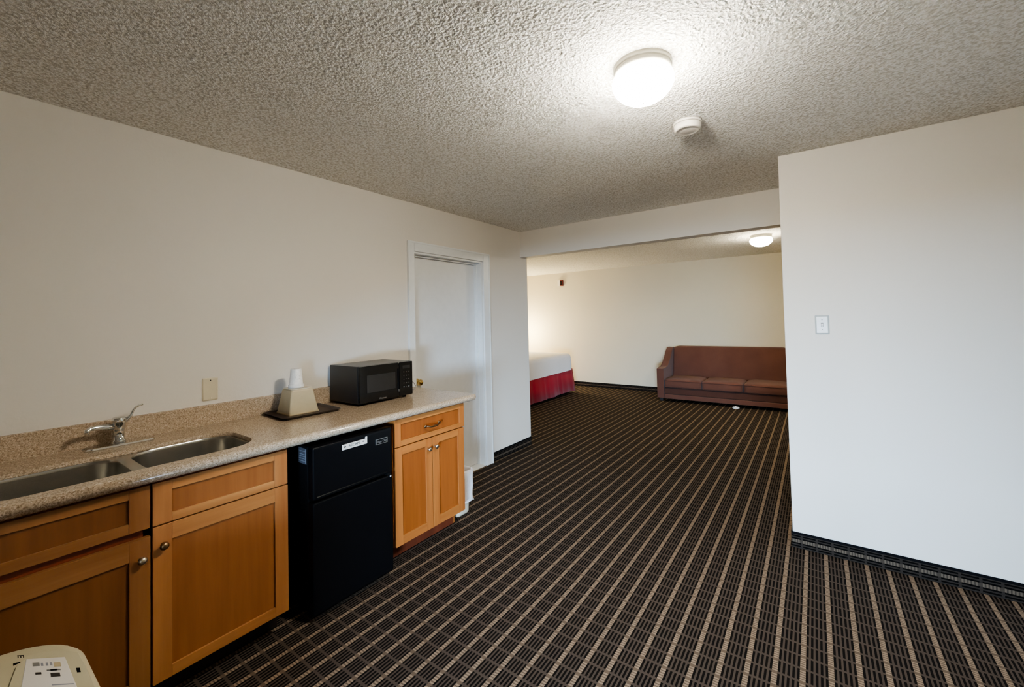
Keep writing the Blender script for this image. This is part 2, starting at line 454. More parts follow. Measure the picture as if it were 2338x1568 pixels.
shaker('drawer_front', 0.0, 0.486, 0.699, 0.857, cab, 0.06, 0.036, rails=0.036, shade_lvl='2')
shaker('drawer_front', 0.494, 0.987, 0.699, 0.857, cab, 0.058, 0.036, rails=0.032, shade_lvl='1')
dl = shaker('door', 0.0, 0.487, 0.103, 0.669, cab, 0.06, 0.072, shade_lvl='2')
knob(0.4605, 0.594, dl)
dr = shaker('door', 0.494, 0.988, 0.114, 0.694, cab, 0.058, 0.062, rails=0.042, shade_lvl='1')
knob(0.524, 0.620, dr, 'bronze')
# small cabinet right of the refrigerator
cab2 = thing('base_cabinet', 'narrow honey maple cabinet right of the black refrigerator, with a drawer over two doors', 'cabinet', (0.33, 1.91, 0), 'maple base cabinets')
c0, c1 = 1.604, 2.206
b = MB()
b.box(0.03, 0.644, c0, c0 + .018, 0.115, ZU - .001, M['wz'])
b.prism([(0.03, 0.0), (0.556, 0.0), (0.556, 0.115), (0.644, 0.115), (0.644, ZU - .001), (0.03, ZU - .001)], c1 - .018, c1, 'Y', M['wz'])
b.box(0.03, 0.644, c0 + .018, c1 - .018, 0.115, 0.133, M['wd']).box(0.03, 0.04, c0 + .018, c1 - .018, 0.133, ZU - .001, M['wd'])
b.box(0.626, 0.644, c0 + .018, c1 - .018, 0.68, 0.73, M['wd']).box(0.626, 0.644, c0 + .018, c1 - .018, 0.84, ZU - .001, M['wd'])
b.build('carcass', parent=cab2)
toe(c0, c1 - .018, cab2)
df = shaker('drawer', c0 + .004, c1 + .001, 0.700, 0.862, cab2, 0.045, 0.031, rails=0.033)
pb = MB()
pb.tube([(XF + .002, 1.848, 0.776), (XF + .016, 1.852, 0.778), (XF + .024, 1.87, 0.772), (XF + .026, 1.888, 0.770), (XF + .026, 1.908, 0.771), (XF + .026, 1.928, 0.773), (XF + .024, 1.946, 0.776), (XF + .016, 1.962, 0.781), (XF + .002, 1.966, 0.779)], [.007, .006, .005, .0055, .007, .0055, .005, .006, .007], 8, M['bronze'])
pb.lathe([(0.010, 0.0), (0.009, 0.004), (0.0, 0.006)], 12, M['bronze'], at=(XF, 1.848, 0.776), axis='X').lathe([(0.010, 0.0), (0.009, 0.004), (0.0, 0.006)], 12, M['bronze'], at=(XF, 1.966, 0.779), axis='X')
o = pb.build('handle', parent=df); o['label'] = 'dark bronze bar pull'
d1 = shaker('door', c0 + .004, 1.901, 0.118, 0.694, cab2, 0.052, 0.046, rails=0.052)
knob(1.868, 0.628, d1)
d2 = shaker('door', 1.906, c1 - .004, 0.118, 0.694, cab2, 0.058, 0.046, rails=0.058)
knob(1.929, 0.631, d2)

# worktop with sink cut-out
top = thing('countertop', 'long speckled beige granite worktop with low backsplash running over the cabinets', 'countertop', (0.36, 1.1, ZU))
HX0, HX1, HY0, HY1 = 0.236, 0.622, 0.062, 0.892
hole = rrect(HX0, HX1, HY0, HY1, 0.12, 10)
def outer(ins):
    x0, x1, y0, y1 = 0.021, 0.704 - ins, -0.6 + ins, 2.327 - ins
    r = 0.05 - ins * 0.9; pts = [(x0, y0), (x1, y0)]
    for k in range(9):
        a = math.radians(90 * k / 8); pts.append((x1 - r + r * math.cos(a), y1 - r + r * math.sin(a)))
    pts += [(0.30, y1), (0.03, y1 - 0.0), (x0, y1 - 0.0)]
    # notch that clears the door casing
    pts = pts[:-2] + [(0.026, y1), (0.026, 2.262), (x0, 2.262)]
    return pts
b = MB(); R = TK / 2; loops = []
for k in range(9):
    a = PI * k / 8; loops.append([Vector((p[0], p[1], ZC - R + R * math.cos(a))) for p in outer(R * (1 - math.sin(a)))])
b.loft(loops, M['granite'], cap0=False, cap1=False, smooth=False)
b.filled([outer(R), hole], ZC, M['granite']).filled([outer(R), hole], ZU, M['granite'])
b.loft([[Vector((p[0], p[1], ZC)) for p in hole], [Vector((p[0], p[1], ZC - .019)) for p in hole]], M['granite'], False, False, smooth=False)
sl = b.build('slab', parent=top)
for f in sl.data.polygons:
    if abs(f.normal.z) < 0.98: f.use_smooth = True
MB().box(0.0, 0.0205, -0.6, 2.262, ZU, 1.0195, M['granite'], bev=.002).build('backsplash', parent=top)

# undermount double sink
sk = thing('sink', 'double bowl undermount stainless steel sink in the granite worktop', 'sink', (0.43, 0.48, ZU - 0.2))
zf = ZC - 0.0195
bl = [(HX0 + .004, HX1 - .004, 0.068, 0.462), (HX0 + .004, HX1 - .004, 0.502, 0.886)]
bowls = []
for (x0, x1, y0, y1), rr in zip(bl, (0.095, 0.105)): bowls.append(rrect(x0, x1, y0, y1, rr, 10))
MB().filled([rrect(HX0 - .02, HX1 + .02, HY0 - .02, HY1 + .02, 0.1, 6)] + bowls, zf, M['steel']).build('rim', parent=sk)
for (x0, x1, y0, y1), nm, rr in zip(bl, ('bowl', 'bowl'), (0.095, 0.105)):
    lp = []
    for ins, dz in ((0, 0), (0.0015, -.003), (0.003, -.012), (0.008, -.13), (0.014, -.155), (0.028, -.170), (0.055, -.178), (0.10, -.181)):
        lp.append([Vector((p[0], p[1], zf + dz)) for p in rrect(x0 + ins, x1 - ins, y0 + ins, y1 - ins, max(rr - ins * 0.5, 0.03), 10)])
    o = MB().loft(lp, M['steel'], cap0=False, cap1=True).build(nm, parent=sk)
    cx, cy = (x0 + x1) / 2, (y0 + y1) / 2
    o2 = MB().lathe([(0.0, 0.001), (0.012, 0.002), (0.03, 0.0015), (0.042, 0.004), (0.045, 0.0)], 24, M['chrome'], at=(cx, cy, zf - .1806)).build('drain', parent=o)

# tap
fx, fy = 0.085, 0.512
fa = thing('faucet', 'low chrome single lever kitchen faucet on a long base plate behind the sink', 'faucet', (fx, fy, ZC))
lp = [rrect(0.056, 0.150, 0.392, 0.634, .03, 6, ZC), rrect(0.056, 0.150, 0.392, 0.634, .03, 6, ZC + .006), rrect(0.064, 0.142, 0.40, 0.626, .026, 6, ZC + .011), rrect(0.070, 0.136, 0.406, 0.62, .022, 6, ZC + .012)]
MB().loft(lp, M['chrome'], smooth=False).build('base_plate', parent=fa)
MB().lathe([(0.026, 0.0), (0.026, 0.008), (0.021, 0.012), (0.020, 0.05), (0.0225, 0.056), (0.0245, 0.06), (0.0258, 0.098), (0.0255, 0.108), (0.021, 0.113), (0.0, 0.116)], 32, M['chrome'], at=(fx, fy, ZC + .0115)).build('body', parent=fa)
MB().tube([(fx + .005, fy - .012, ZC + .082), (fx + .012, fy - .045, ZC + .090), (fx + .018, fy - .075, ZC + .095), (fx + .022, fy - .095, ZC + .094), (fx + .024, fy - .107, ZC + .087), (fx + .025, fy - .110, ZC + .074)], [.013, .0115, .010, .0095, .0105, .0105], 12, M['chrome']).build('spout', parent=fa)
MB().tube([(fx, fy + .012, ZC + .10), (fx, fy + .030, ZC + .108), (fx, fy + .042, ZC + .125), (fx, fy + .050, ZC + .145), (fx, fy + .058, ZC + .158), (fx, fy + .070, ZC + .165), (fx, fy + .085, ZC + .169)], [.012, .010, .0062, .0048, .0045, .0042, .0048], 10, M['chrome']).build('lever', parent=fa)

# refrigerator
fr = thing('refrigerator', 'black two door undercounter refrigerator standing between the two maple cabinets', 'refrigerator', (0.4, 1.32, 0), )
F0, F1, FX = 1.088, 1.558, 0.702
b = MB().box(0.10, 0.648, F0 + .004, F1 - .004, 0.03, 0.838, M['blackm'], bev=.006)
for y in (F0 + .05, F1 - .05):
    for x in (0.15, 0.6): b.lathe([(0.018, 0.0), (0.018, 0.032)], 12, M['blackm'], at=(x, y, 0))
b.build('body', parent=fr)
fd = MB().box(0.652, FX, F0, F1, 0.583, 0.842, M['black'], bev=.012, seg=4).build('freezer_door', parent=fr)
for f in fd.data.polygons: f.use_smooth = False
ld = MB().box(0.652, FX, F0, F1, 0.033, 0.572, M['black'], bev=.010, seg=4).build('fridge_door', parent=fr)
MB().box(0.645, 0.652, F0 + .008, F1 - .008, 0.04, 0.836, M['blackm']).build('door_seal', parent=fr)
# moulded grip ledge under the freezer door
MB().prism([(FX - .02, 0.583), (FX + .003, 0.590), (FX + .003, 0.597), (FX - .001, 0.602), (FX - .02, 0.602)], F0 + .02, F1 - .03, 'Y', M['black']).build('grip', parent=fd)
o = MB().lathe([(0.0, 0.007), (0.004, 0.0065), (0.0065, 0.003), (0.0065, 0.0)], 16, M['silver'], at=(FX, 1.543, 0.566), axis='X').build('hinge_cap', parent=ld); o['label'] = 'small shiny hinge cap'
MB().box(0.652, FX - .006, 1.525, 1.552, 0.5725, 0.5825, M['blackm']).build('hinge', parent=fr)
bg = MB()
bb = (1.447, 1.524, 0.765, 0.794)
bg.box(FX, FX + .002, bb[0], bb[1], bb[2], bb[3], M['blackg'], bev=.0008)
for q in ((bb[0], bb[1], bb[3] - .003, bb[3]), (bb[0], bb[1], bb[2], bb[2] + .002), (bb[0], bb[0] + .004, bb[2] + .002, bb[3] - .003), (bb[1] - .002, bb[1], bb[2] + .002, bb[3] - .003)):
    bg.box(FX, FX + .0035, q[0], q[1], q[2], q[3], M['silver'])
bg = bg.build('badge', parent=fd); bg['label'] = 'small silver framed name badge'
text_mesh('lettering', 'Magic Chef', 0.0145, M['silver'], bg, face_x(FX + .0022, 1.4865, 0.7775))
st = MB().box(0.560, 0.637, F0 + .0032, F0 + .004, 0.750, 0.827, M['grey'])
for z in (0.812, 0.797, 0.786, 0.775, 0.763): st.box(0.566, 0.630, F0 + .0026, F0 + .0032, z - .0012, z + .0012, M['greyl'])
st.box(0.6285, 0.6325, F0 + .0026, F0 + .0032, 0.754, 0.823, M['greyl'])
st = st.build('sticker', parent=fr); st['label'] = 'grey energy sticker'

# magnet on the freezer door
mg = thing('magnet', 'white strip magnet with grey lettering stuck to the freezer door', 'magnet', (FX, 1.316, 0.8))
q = MB().box(FX + .0002, FX + .004, 1.243, 1.391, 0.790, 0.8175, M['label'], bev=.0012)
q.box(FX + .0002, FX + .004, 1.381, 1.391, 0.8175, 0.8275, M['label'])
q.build('strip', parent=mg)
text_mesh('lettering', 'RECAPS', 0.0175, M['printd'], mg, face_x(FX + .0042, 1.314, 0.8045), sx=1.15)
def heart(y, z, s, nm):
    pts = []
    for k in range(28):
        a = 2 * PI * k / 28
        hx = 16 * math.sin(a) ** 3; hz = 13 * math.cos(a) - 5 * math.cos(2 * a) - 2 * math.cos(3 * a) - math.cos(4 * a)
        pts.append((y + hx * s / 16, z + hz * s / 16))
    MB().prism(pts, FX + .0040, FX + .0046, 'X', M['printd']).build(nm, parent=mg)
heart(1.258, 0.8045, 0.0062, 'print_mark'); heart(1.366, 0.8075, 0.0045, 'print_mark')

# microwave (turned a few degrees)
mw = thing('microwave', 'black countertop microwave oven on the granite worktop beside the white door', 'microwave', (0.184, 1.803, ZC))
W2, D2, HM = 0.2185, 0.164, 0.253
def mloc(b, name, parent):
    bmesh.ops.remove_doubles(b.bm, verts=b.bm.verts, dist=1e-5)
    bmesh.ops.recalc_face_normals(b.bm, faces=b.bm.faces)
    me = bpy.data.meshes.new(name); b.bm.to_mesh(me); b.bm.free()
    for x in b.mats: me.materials.append(x)
    o = bpy.data.objects.new(name, me); C.objects.link(o); o.parent = parent; o['w'] = (0, 0, 0); return o
mw['w'] = (0, 0, 0)
b = MB().box(-D2, D2 - .022, -W2, W2, 0.014, HM, M['mwtop'], bev=.004)
for sx in (-1, 1):
    for sy in (-1, 1): b.lathe([(0.014, 0.0), (0.016, 0.015)], 12, M['blackm'], at=(sx * (D2 - .05), sy * (W2 - .04), 0))
mloc(b, 'body', mw)
b = MB().box(D2 - .021, D2, -W2 + .001, 0.098, 0.016, HM - .001, M['blackg'], bev=.005)
dm = mloc(b, 'door', mw)
mloc(MB().box(D2, D2 + .0008, -W2 + .055, 0.065, 0.078, HM - .062, M['window']), 'window', dm)
o = mloc(MB().box(D2 + .0002, D2 + .006, 0.084, 0.092, 0.045, 0.21, M['black'], bev=.002), 'handle', dm)
o = mloc(MB().box(D2 + .006, D2 + .0065, 0.086, 0.0905, 0.052, 0.070, M['silver']), 'print_mark', o)
cp = mloc(MB().box(D2 - .021, D2, 0.100, W2 - .001, 0.016, HM - .001, M['blackg'], bev=.005), 'control_panel', mw)
b = MB()
b.box(D2, D2 + .0006, 0.128, 0.195, 0.205, 0.226, M['window'])
mloc(b, 'display', cp)
for r in range(5):
    for c in range(3):
        mloc(MB().box(D2, D2 + .0006, 0.133 + c * .022, 0.143 + c * .022, 0.178 - r * .026, 0.184 - r * .026, M['printg' if r == 4 and c != 1 else 'printd']), 'key', cp)
tx = text_mesh('lettering', 'Hisense', 0.017, M['silver'], dm, face_x(D2 + .001, -0.043, 0.030), sx=1.1)
mw.rotation_euler = (0, 0, math.radians(1.0))
# lead lying behind it
cd = MB().tube([(0.06, 2.045, ZC + .055), (0.08, 2.12, ZC + .075), (0.10, 2.20, ZC + .072), (0.105, 2.235, ZC + .052), (0.105, 2.258, ZC + .024), (0.11, 2.250, ZC + .006), (0.14, 2.20, ZC + .0045), (0.17, 2.12, ZC + .0045)], .003, 8, M['greyl'])
o = cd.build('power_cord', origin=(0.08, 2.13, ZC + .002)); tag(o, 'thin grey power cord curling out behind the microwave', 'cord')

# tray, box, cup
tr = thing('tray', 'flat dark brown plastic tray with raised rim on the worktop', 'tray', (0.19, 1.31, ZC))
tcx, tcy, trz = 0.185, 1.313, math.radians(-3.5)
def tl(hx, hy, r, z): return [Vector((p[0], p[1], z)) for p in rrect(-hx, hx, -hy, hy, r, 5)]
b = MB().loft([tl(.128, .150, .02, 0.0005), tl(.147, .168, .025, .013), tl(.150, .171, .026, .0155), tl(.147, .168, .025, .0155), tl(.132, .154, .02, .005), tl(.125, .147, .018, .004)], M['tray'], smooth=False)
tr['w'] = (0, 0, 0); tr.location = (tcx, tcy, ZC); tr.rotation_euler = (0, 0, trz)
b.build('tray_shell', parent=tr)
tb = thing('ice_bucket', 'tan tapered square plastic container on the brown tray with a paper cup on top', 'container', (0.150, 1.300, ZC + .0045))
tb['w'] = (0, 0, 0); tb.rotation_euler = (0, 0, math.radians(-3))
hb = 0.143
def sq(h, r, z): return [Vector((p[0], p[1], z)) for p in rrect(-h, h, -h, h, r, 4)]
MB().loft([sq(.088, .008, 0.0), sq(.088, .008, .006), sq(.0845, .008, .012), sq(.065, .009, hb - .010), sq(.062, .010, hb - .003), sq(.057, .010, hb)], M['box'], smooth=False).build('shell', parent=tb)
MB().loft([sq(.060, .010, hb), sq(.060, .010, hb + .003), sq(.057, .010, hb + .004)], M['boxtop'], smooth=False).build('base_panel', parent=tb)
cz = ZC + .0045 + hb + .004
cu = thing('paper_cup', 'white paper cup standing upside down on the tan container', 'cup', (0.148, 1.292, cz))
cu['w'] = (0, 0, 0)
MB().lathe([(0.0385, 0.0), (0.041, 0.002), (0.041, 0.006), (0.0385, 0.008), (0.0295, 0.112), (0.0282, 0.115), (0.0265, 0.111), (0.0, 0.111)], 32, M['paper']).build('cup_wall', parent=cu)
b = MB().lathe([(0.0435, 0.0005), (0.0425, 0.016), (0.040, 0.020), (0.0375, 0.019)], 32, M['paper'])
b.build('rim', parent=cu)
b = MB()
for k in range(26):                                          # grey swirl printed on the side facing the room
    a = k / 25 * 2 * PI * 0.9; r = 0.012
    ang = math.radians(-12) + r * math.cos(a) / 0.033; z = 0.065 + r * math.sin(a)
    rr = 0.0385 - (z - .008) / 0.104 * 0.009 + 0.0002
    p = Vector((rr * math.cos(ang), rr * math.sin(ang), z))
    b.lathe([(0.0, -.0006), (0.0014, 0.0), (0.0, .0006)], 6, M['printg'], at=p)
b.build('print_mark', parent=cu)

# cover plate over the worktop
op = thing('outlet_cover', 'blank ivory cover plate on the wall above the faucet', 'wall plate', (0, 0.8985, 1.102))
MB().loft([[Vector((0.0005, p[0], p[1])) for p in rrect(0.8625, 0.9345, 1.041, 1.164, .006, 4)], [Vector((0.004, p[0], p[1])) for p in rrect(0.8625, 0.9345, 1.041, 1.164, .006, 4)], [Vector((0.007, p[0], p[1])) for p in rrect(0.868, 0.929, 1.0465, 1.1585, .004, 4)]], M['ivory'], smooth=False).build('plate', parent=op)
for z in (1.150, 1.055):
    MB().lathe([(0.0035, 0.0), (0.003, .0012), (0.0, .0014)], 12, M['printd' if z > 1.1 else 'ivory'], at=(0.007, 0.8985, z), axis='X').build('screw', parent=op)

# wastebasket at the end of the cabinets
bn = thing('wastebasket', 'cream plastic wastebasket on the carpet at the end of the narrow cabinet', 'wastebasket', (0.42, 2.31, 0))
def bl_(ix, iy, z, r=.05): return [Vector((p[0], p[1], z)) for p in rrect(0.425 - ix, 0.425 + ix, 2.328 - iy, 2.328 + iy, r, 6)]
lps = [bl_(.105, .068, 0.001, .035), bl_(.112, .075, .012, .04), bl_(.128, .088, .29, .045), bl_(.133, .093, .296, .048), bl_(.133, .093, .302, .048), bl_(.124, .085, .302, .045), bl_(.108, .072, .02, .04)]
MB().loft(lps, M['bin']).build('bin_shell', parent=bn)
lg = thing('bin_liner', 'white plastic bag folded over the rim of the cream wastebasket', 'bag', (0.42, 2.31, 0.08))
lp = []; prof = [(.110, .20, 0), (.119, .300, 0), (.126, .322, 1), (.137, .324, 1), (.143, .312, 1), (.140, .27, 2), (.138, .20, 3), (.136, .13, 3), (.139, .085, 3)]
for k, (ex, z, wob) in enumerate(prof):
    base = rrect(0.425 - ex, 0.425 + ex, 2.328 - ex + .039, 2.328 + ex - .039, .05, 10)
    ring = []
    for j, p in enumerate(base):
        d = Vector((p[0] - .425, p[1] - 2.328)); d.normalize()
        wv = (0.0022 * math.sin(j * 1.9 + k * 0.7) + 0.0018 * math.sin(j * 0.83 + 2 * k)) * wob
        zz = z + (0.010 * math.sin(j * 0.6) if k == len(prof) - 1 else 0) + (0.004 * math.sin(j * 0.9 + k) if wob else 0)
        ring.append(Vector((p[0] + d.x * wv, p[1] + d.y * wv, zz)))
    lp.append(ring)
b = MB().loft(lp, M['bag'], False, False); b.build('liner_bag', parent=lg)

# ------------------------------------------------------------------ partition and ceiling fittings
sw = thing('light_switch', 'white toggle light switch on the bright right wall', 'switch', (2.744, YP, 1.37))
def pl(h, w_, y, r): return [Vector((p[0], y, p[1])) for p in rrect(2.744 - w_, 2.744 + w_, 1.37 - h, 1.37 + h, r, 3)]
MB().loft([pl(.057, .035, YP - .0005, .004), pl(.057, .035, YP - .003, .004), pl(.049, .027, YP - .0065, .003)], M['rim'], smooth=False, cap1=False).loft([pl(.049, .027, YP - .0065, .003), pl(.047, .025, YP - .0058, .003)], M['whitep'], cap0=False, smooth=False).build('plate', parent=sw)
tg = MB().box(2.744 - .006, 2.744 + .006, YP - .0064, YP - .0056, 1.37 - .013, 1.37 + .013, M['printg']).build('toggle_slot', parent=sw)
MB().prism([(YP - .006, 1.366), (YP - .017, 1.377), (YP - .018, 1.372), (YP - .006, 1.357)], 2.744 - .0045, 2.744 + .0045, 'X', M['whitep']).build('toggle', parent=sw)
for z in (1.40, 1.34): MB().lathe([(0.0028, 0.0), (0.0025, -.001), (0.0, -.0012)], 10, M['printg'], at=(2.744, YP - .0058, z), axis='Y').build('screw', parent=sw)

def ceiling_lamp(x, y, label, s=1.0, dm='dome'):
    t = thing('ceiling_light', label, 'ceiling light', (x, y, H), 'ceiling lights')
    t['w'] = (0, 0, 0)
    prof = [(0.112, 0.0), (0.112, -.012), (0.108, -.016), (0.1075, -.022), (0.111, -.026), (0.111, -.034), (0.106, -.04), (0.0, -.04)]
    MB().lathe([(r * s, z) for r, z in prof], 48, M['lbase']).build('lamp_base', parent=t)
    dome = [(0.106, -.041), (0.1155, -.052), (0.1185, -.064), (0.117, -.078), (0.108, -.098), (0.092, -.116), (0.070, -.131), (0.042, -.140), (0.012, -.1435), (0.0, -.1437)]
    MB().lathe([(r * s, z) for r, z in dome], 48, M[dm]).build('glass_dome', parent=t)
    MB().lathe([(0.005, -.143), (0.006, -.148), (0.003, -.152), (0.0, -.152)], 16, M['lbase']).build('finial', parent=t)
    return t
ceiling_lamp(2.185, 1.64, 'lit frosted dome ceiling light in the near room beside the smoke detector')
ceiling_lamp(2.19, 6.12, 'lit frosted dome ceiling light in the far room above the sofa', 1.08, 'dome2')
sd = thing('smoke_detector', 'round off white smoke detector on the ceiling beyond the near light', 'smoke detector', (2.208, 2.268, H))
sd['w'] = (0, 0, 0)
MB().lathe([(0.070, 0.0), (0.070, -.010), (0.066, -.012)], 40, M['offw']).build('mount', parent=sd)
MB().lathe([(0.066, -.0125), (0.0675, -.018), (0.0655, -.036), (0.060, -.043), (0.052, -.045), (0.050, -.043), (0.034, -.046), (0.0, -.047)], 40, M['offw']).build('cover', parent=sd)

# ------------------------------------------------------------------ far room
al = thing('fire_alarm', 'small dark red box high on the far wall above the bed', 'alarm', (-1.79, YB, 2.21))
MB().box(-1.80, -1.742, YB - .05, YB, 2.152, 2.282, M['red'], bev=.004).build('body', parent=al)
MB().box(-1.862, -1.803, YB - .05, YB, 2.150, 2.284, M['offw'], bev=.004).build('side_panel', parent=al)
MB().box(-1.790, -1.752, YB - .052, YB - .050, 2.165, 2.265, M['blackm']).build('lens', parent=al)

# sofa
S0, S1, SF, SB = 0.472, 2.49, 7.262, 8.04
so = thing('sofa', 'brown fabric three cushion sofa against the far wall', 'sofa', ((S0 + S1) / 2, 7.65, 0))
def arm(x0, x1):
    prof = [(SF, 0.055), (SF, 0.545), (SF + .03, 0.553), (SF + .26, 0.560), (7.56, 0.575), (7.66, 0.64), (7.76, 0.735), (7.84, 0.82), (7.92, 0.865), (SB, 0.868), (SB, 0.055)]
    b = MB().prism(prof, x0, x1, 'X', M['sofa'], bev=.012)
    return b.build('arm', parent=so)
arm(S0, S0 + .115); arm(S1 - .115, S1)
ix0, ix1 = S0 + .118, S1 - .118
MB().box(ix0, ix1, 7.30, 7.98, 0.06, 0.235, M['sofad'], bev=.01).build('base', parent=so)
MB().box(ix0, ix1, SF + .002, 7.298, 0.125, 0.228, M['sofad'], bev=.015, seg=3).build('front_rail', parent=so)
MB().box(ix0, ix1, SF - .008, 7.296, 0.050, 0.122, M['sofa'], bev=.010, seg=3).build('lower_rail', parent=so)
# one-piece sloping back with rounded top corners
def back_outline(z0, z1, r):
    x0, x1 = ix0 + .002, ix1 - .002; pts = [(x0, z0), (x1, z0)]
    for k in range(7):
        a = math.radians(90 * k / 6); pts.append((x1 - r + r * math.cos(a), z1 - r * 0.45 + r * 0.45 * math.sin(a)))
    for k in range(7):
        a = math.radians(90 + 90 * k / 6); pts.append((x0 + r + r * math.cos(a), z1 - r * 0.45 + r * 0.45 * math.sin(a)))
    return pts
def back_loop(y_of, ins):
    o_ = []
    for x, z in back_outline(0.25, 0.892, 0.11):
        cx, czz = (ix0 + ix1) / 2, 0.57
        x2 = x - math.copysign(ins, x - cx); z2 = z - math.copysign(ins, z - czz)
        o_.append(Vector((x2, y_of(z2), z2)))
    return o_
fr_y = lambda z: 7.795 + (z - .38) * 0.22
MB().loft([back_loop(lambda z: SB - .01, .0), back_loop(lambda z: fr_y(z) + .03, 0.0), back_loop(lambda z: fr_y(z) + .008, .010), back_loop(fr_y, .03)], M['sofa']).build('backrest', parent=so)
cwid = (ix1 - ix0) / 3
for k in range(3):
    x0 = ix0 + k * cwid + .004; x1 = x0 + cwid - .008
    b = MB(); loops = []
    for ins, z in ((.03, .236), (.008, .240), (.0, .256), (.0, .345), (.006, .360), (.022, .372), (.09, .384), (.17, .388)):
        loops.append([Vector((p[0], p[1], z)) for p in rrect(x0 + ins, x1 - ins, SF - .012 + ins, 7.80 - ins * .3, .045, 5)])
    cso = b.loft(loops, M['sofa']).build('seat_cushion', parent=so)
    for zz, ii in ((.349, -.001), (.250, -.001)):
        ring = [Vector((p[0], p[1], zz)) for p in rrect(x0 + .001, x1 - .001, SF - .013, 7.78, .045, 5)]
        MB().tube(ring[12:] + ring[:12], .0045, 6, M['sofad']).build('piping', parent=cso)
for x in (S0 + .06, S1 - .06):
    for y in (SF + .05, SB - .06):
        MB().box(x - .03, x + .03, y - .03, y + .03, 0, 0.056, M['dark'], bev=.004).build('leg', parent=so)
# crumpled scrap poking out under the sofa
b = MB(); rs = random.Random(9)
bmesh.ops.create_icosphere(b.bm, subdivisions=3, radius=1.0)
for v in b.bm.verts:
    n = v.co.normalized(); k = 1 + 0.28 * math.sin(6 * n.x + 2) * math.sin(7 * n.y) + 0.2 * math.sin(9 * n.z + 5 * n.x)
    v.co = Vector((n.x * .040 * k, n.y * .026 * k, n.z * .018 * k + .020))
b.mats = [M['paper']]; 
for v in b.bm.verts: v.co += Vector((1.685, 7.165, 0)); v.co.z = max(v.co.z, 0.002)
o = b.build('paper_scrap', origin=(1.685, 7.165, 0)); tag(o, 'crumpled white scrap on the carpet at the foot of the sofa', 'paper')
MB().box(1.635, 1.662, 7.172, 7.192, 0.010, 0.024, M['paper'], bev=.004).build('loose_end', parent=o)

# bed
BX, BY0, BY1 = -1.15, 5.30, 7.27
bd = thing('bed', 'bed with white linen and a red pleated skirt behind the left wall', 'bed', (-2.15, 6.28, 0))
MB().box(-3.24, BX - .03, BY0 + .03, BY1 - .05, 0.12, 0.42, M['dark'], bev=.02).build('box_spring', parent=bd)
for x in (-3.15, BX - .12):
    for y in (BY0 + .12, BY1 - .28): MB().box(x - .04, x + .04, y - .04, y + .04, 0, 0.12, M['dark'], bev=.004).build('leg', parent=bd)
MB().box(-3.24, BX - .02, BY0 + .02, BY1 - .02, 0.42, 0.745, M['sheet'], bev=.05, seg=3).build('mattress', parent=bd)
# skirt: a pleated curtain around the foot and long sides
path = []
def seg_(p, q, n):
    for k in range(n): path.append((p[0] + (q[0] - p[0]) * k / n, p[1] + (q[1] - p[1]) * k / n))
seg_((-3.2, BY0), (BX, BY0), 30); seg_((BX, BY0), (BX, BY1), 40); seg_((BX, BY1), (-3.2, BY1), 30); path.append((-3.2, BY1))
b = MB(); top_, mid_, bot_ = [], [], []
for k, (x, y) in enumerate(path):
    fx_, fy_ = (1, 0) if 30 < k < 70 else ((0, -1) if k <= 30 else (0, 1))
    if k == 30: fx_, fy_ = 1, -1
    if k == 70: fx_, fy_ = 1, 1
    pl_ = -0.022 if any(abs(y - yy) < .03 for yy in (5.86, 6.28, 6.72)) and 30 < k < 70 else 0.004 * math.sin(k * 1.3)
    top_.append(Vector((x + fx_ * .0, y + fy_ * .0, 0.47))); mid_.append(Vector((x + fx_ * (.018 + pl_), y + fy_ * (.018 + pl_), 0.25)))
    fl = .040 + pl_ * 1.6
    bot_.append(Vector((x + fx_ * fl, y + fy_ * fl, 0.045 + (0.012 if 55 < k < 69 else 0))))
b.loft([top_, mid_, bot_], M['skirt'], False, False, close=False)
o = b.build('bed_skirt', parent=bd); o['label'] = 'dark red pleated bed skirt'
s_ = o.modifiers.new('solid', 'SOLIDIFY'); s_.thickness = 0.004
# linen hanging over the mattress
bs = thing('bed_sheet', 'white sheet draped over the bed and hanging above the red skirt', 'bedding', (-2.1, 6.28, 0.46))
loops = []
for ins, z, wv in ((-.012, .455, .012), (-.014, .50, .008), (-.012, .62, .004), (-.008, .70, .002), (.006, .745, 0), (.04, .766, 0), (.12, .775, 0), (.5, .779, 0)):
    lp_ = []
    for j, p in enumerate(rrect(-3.2 + ins, BX - ins, BY0 + ins, BY1 - ins, .11, 14)):
        c_ = Vector((p[0] + 2.2, p[1] - 6.28)); c_.normalize(); q = wv * math.sin(j * 2.1) * 0.6
        hang = 0.055 * max(0, min(1, (p[1] - 6.0) / 1.2)) if z < .47 else 0.0
        lp_.append(Vector((p[0] + c_.x * q, p[1] + c_.y * q, z - (0.03 if z < .47 else 0) + hang * 0.4 + (0.006 * math.sin(j * .8) if z < .52 else 0))))
    loops.append(lp_)
MB().loft(loops, M['sheet'], cap0=False, cap1=True).build('drape', parent=bs)

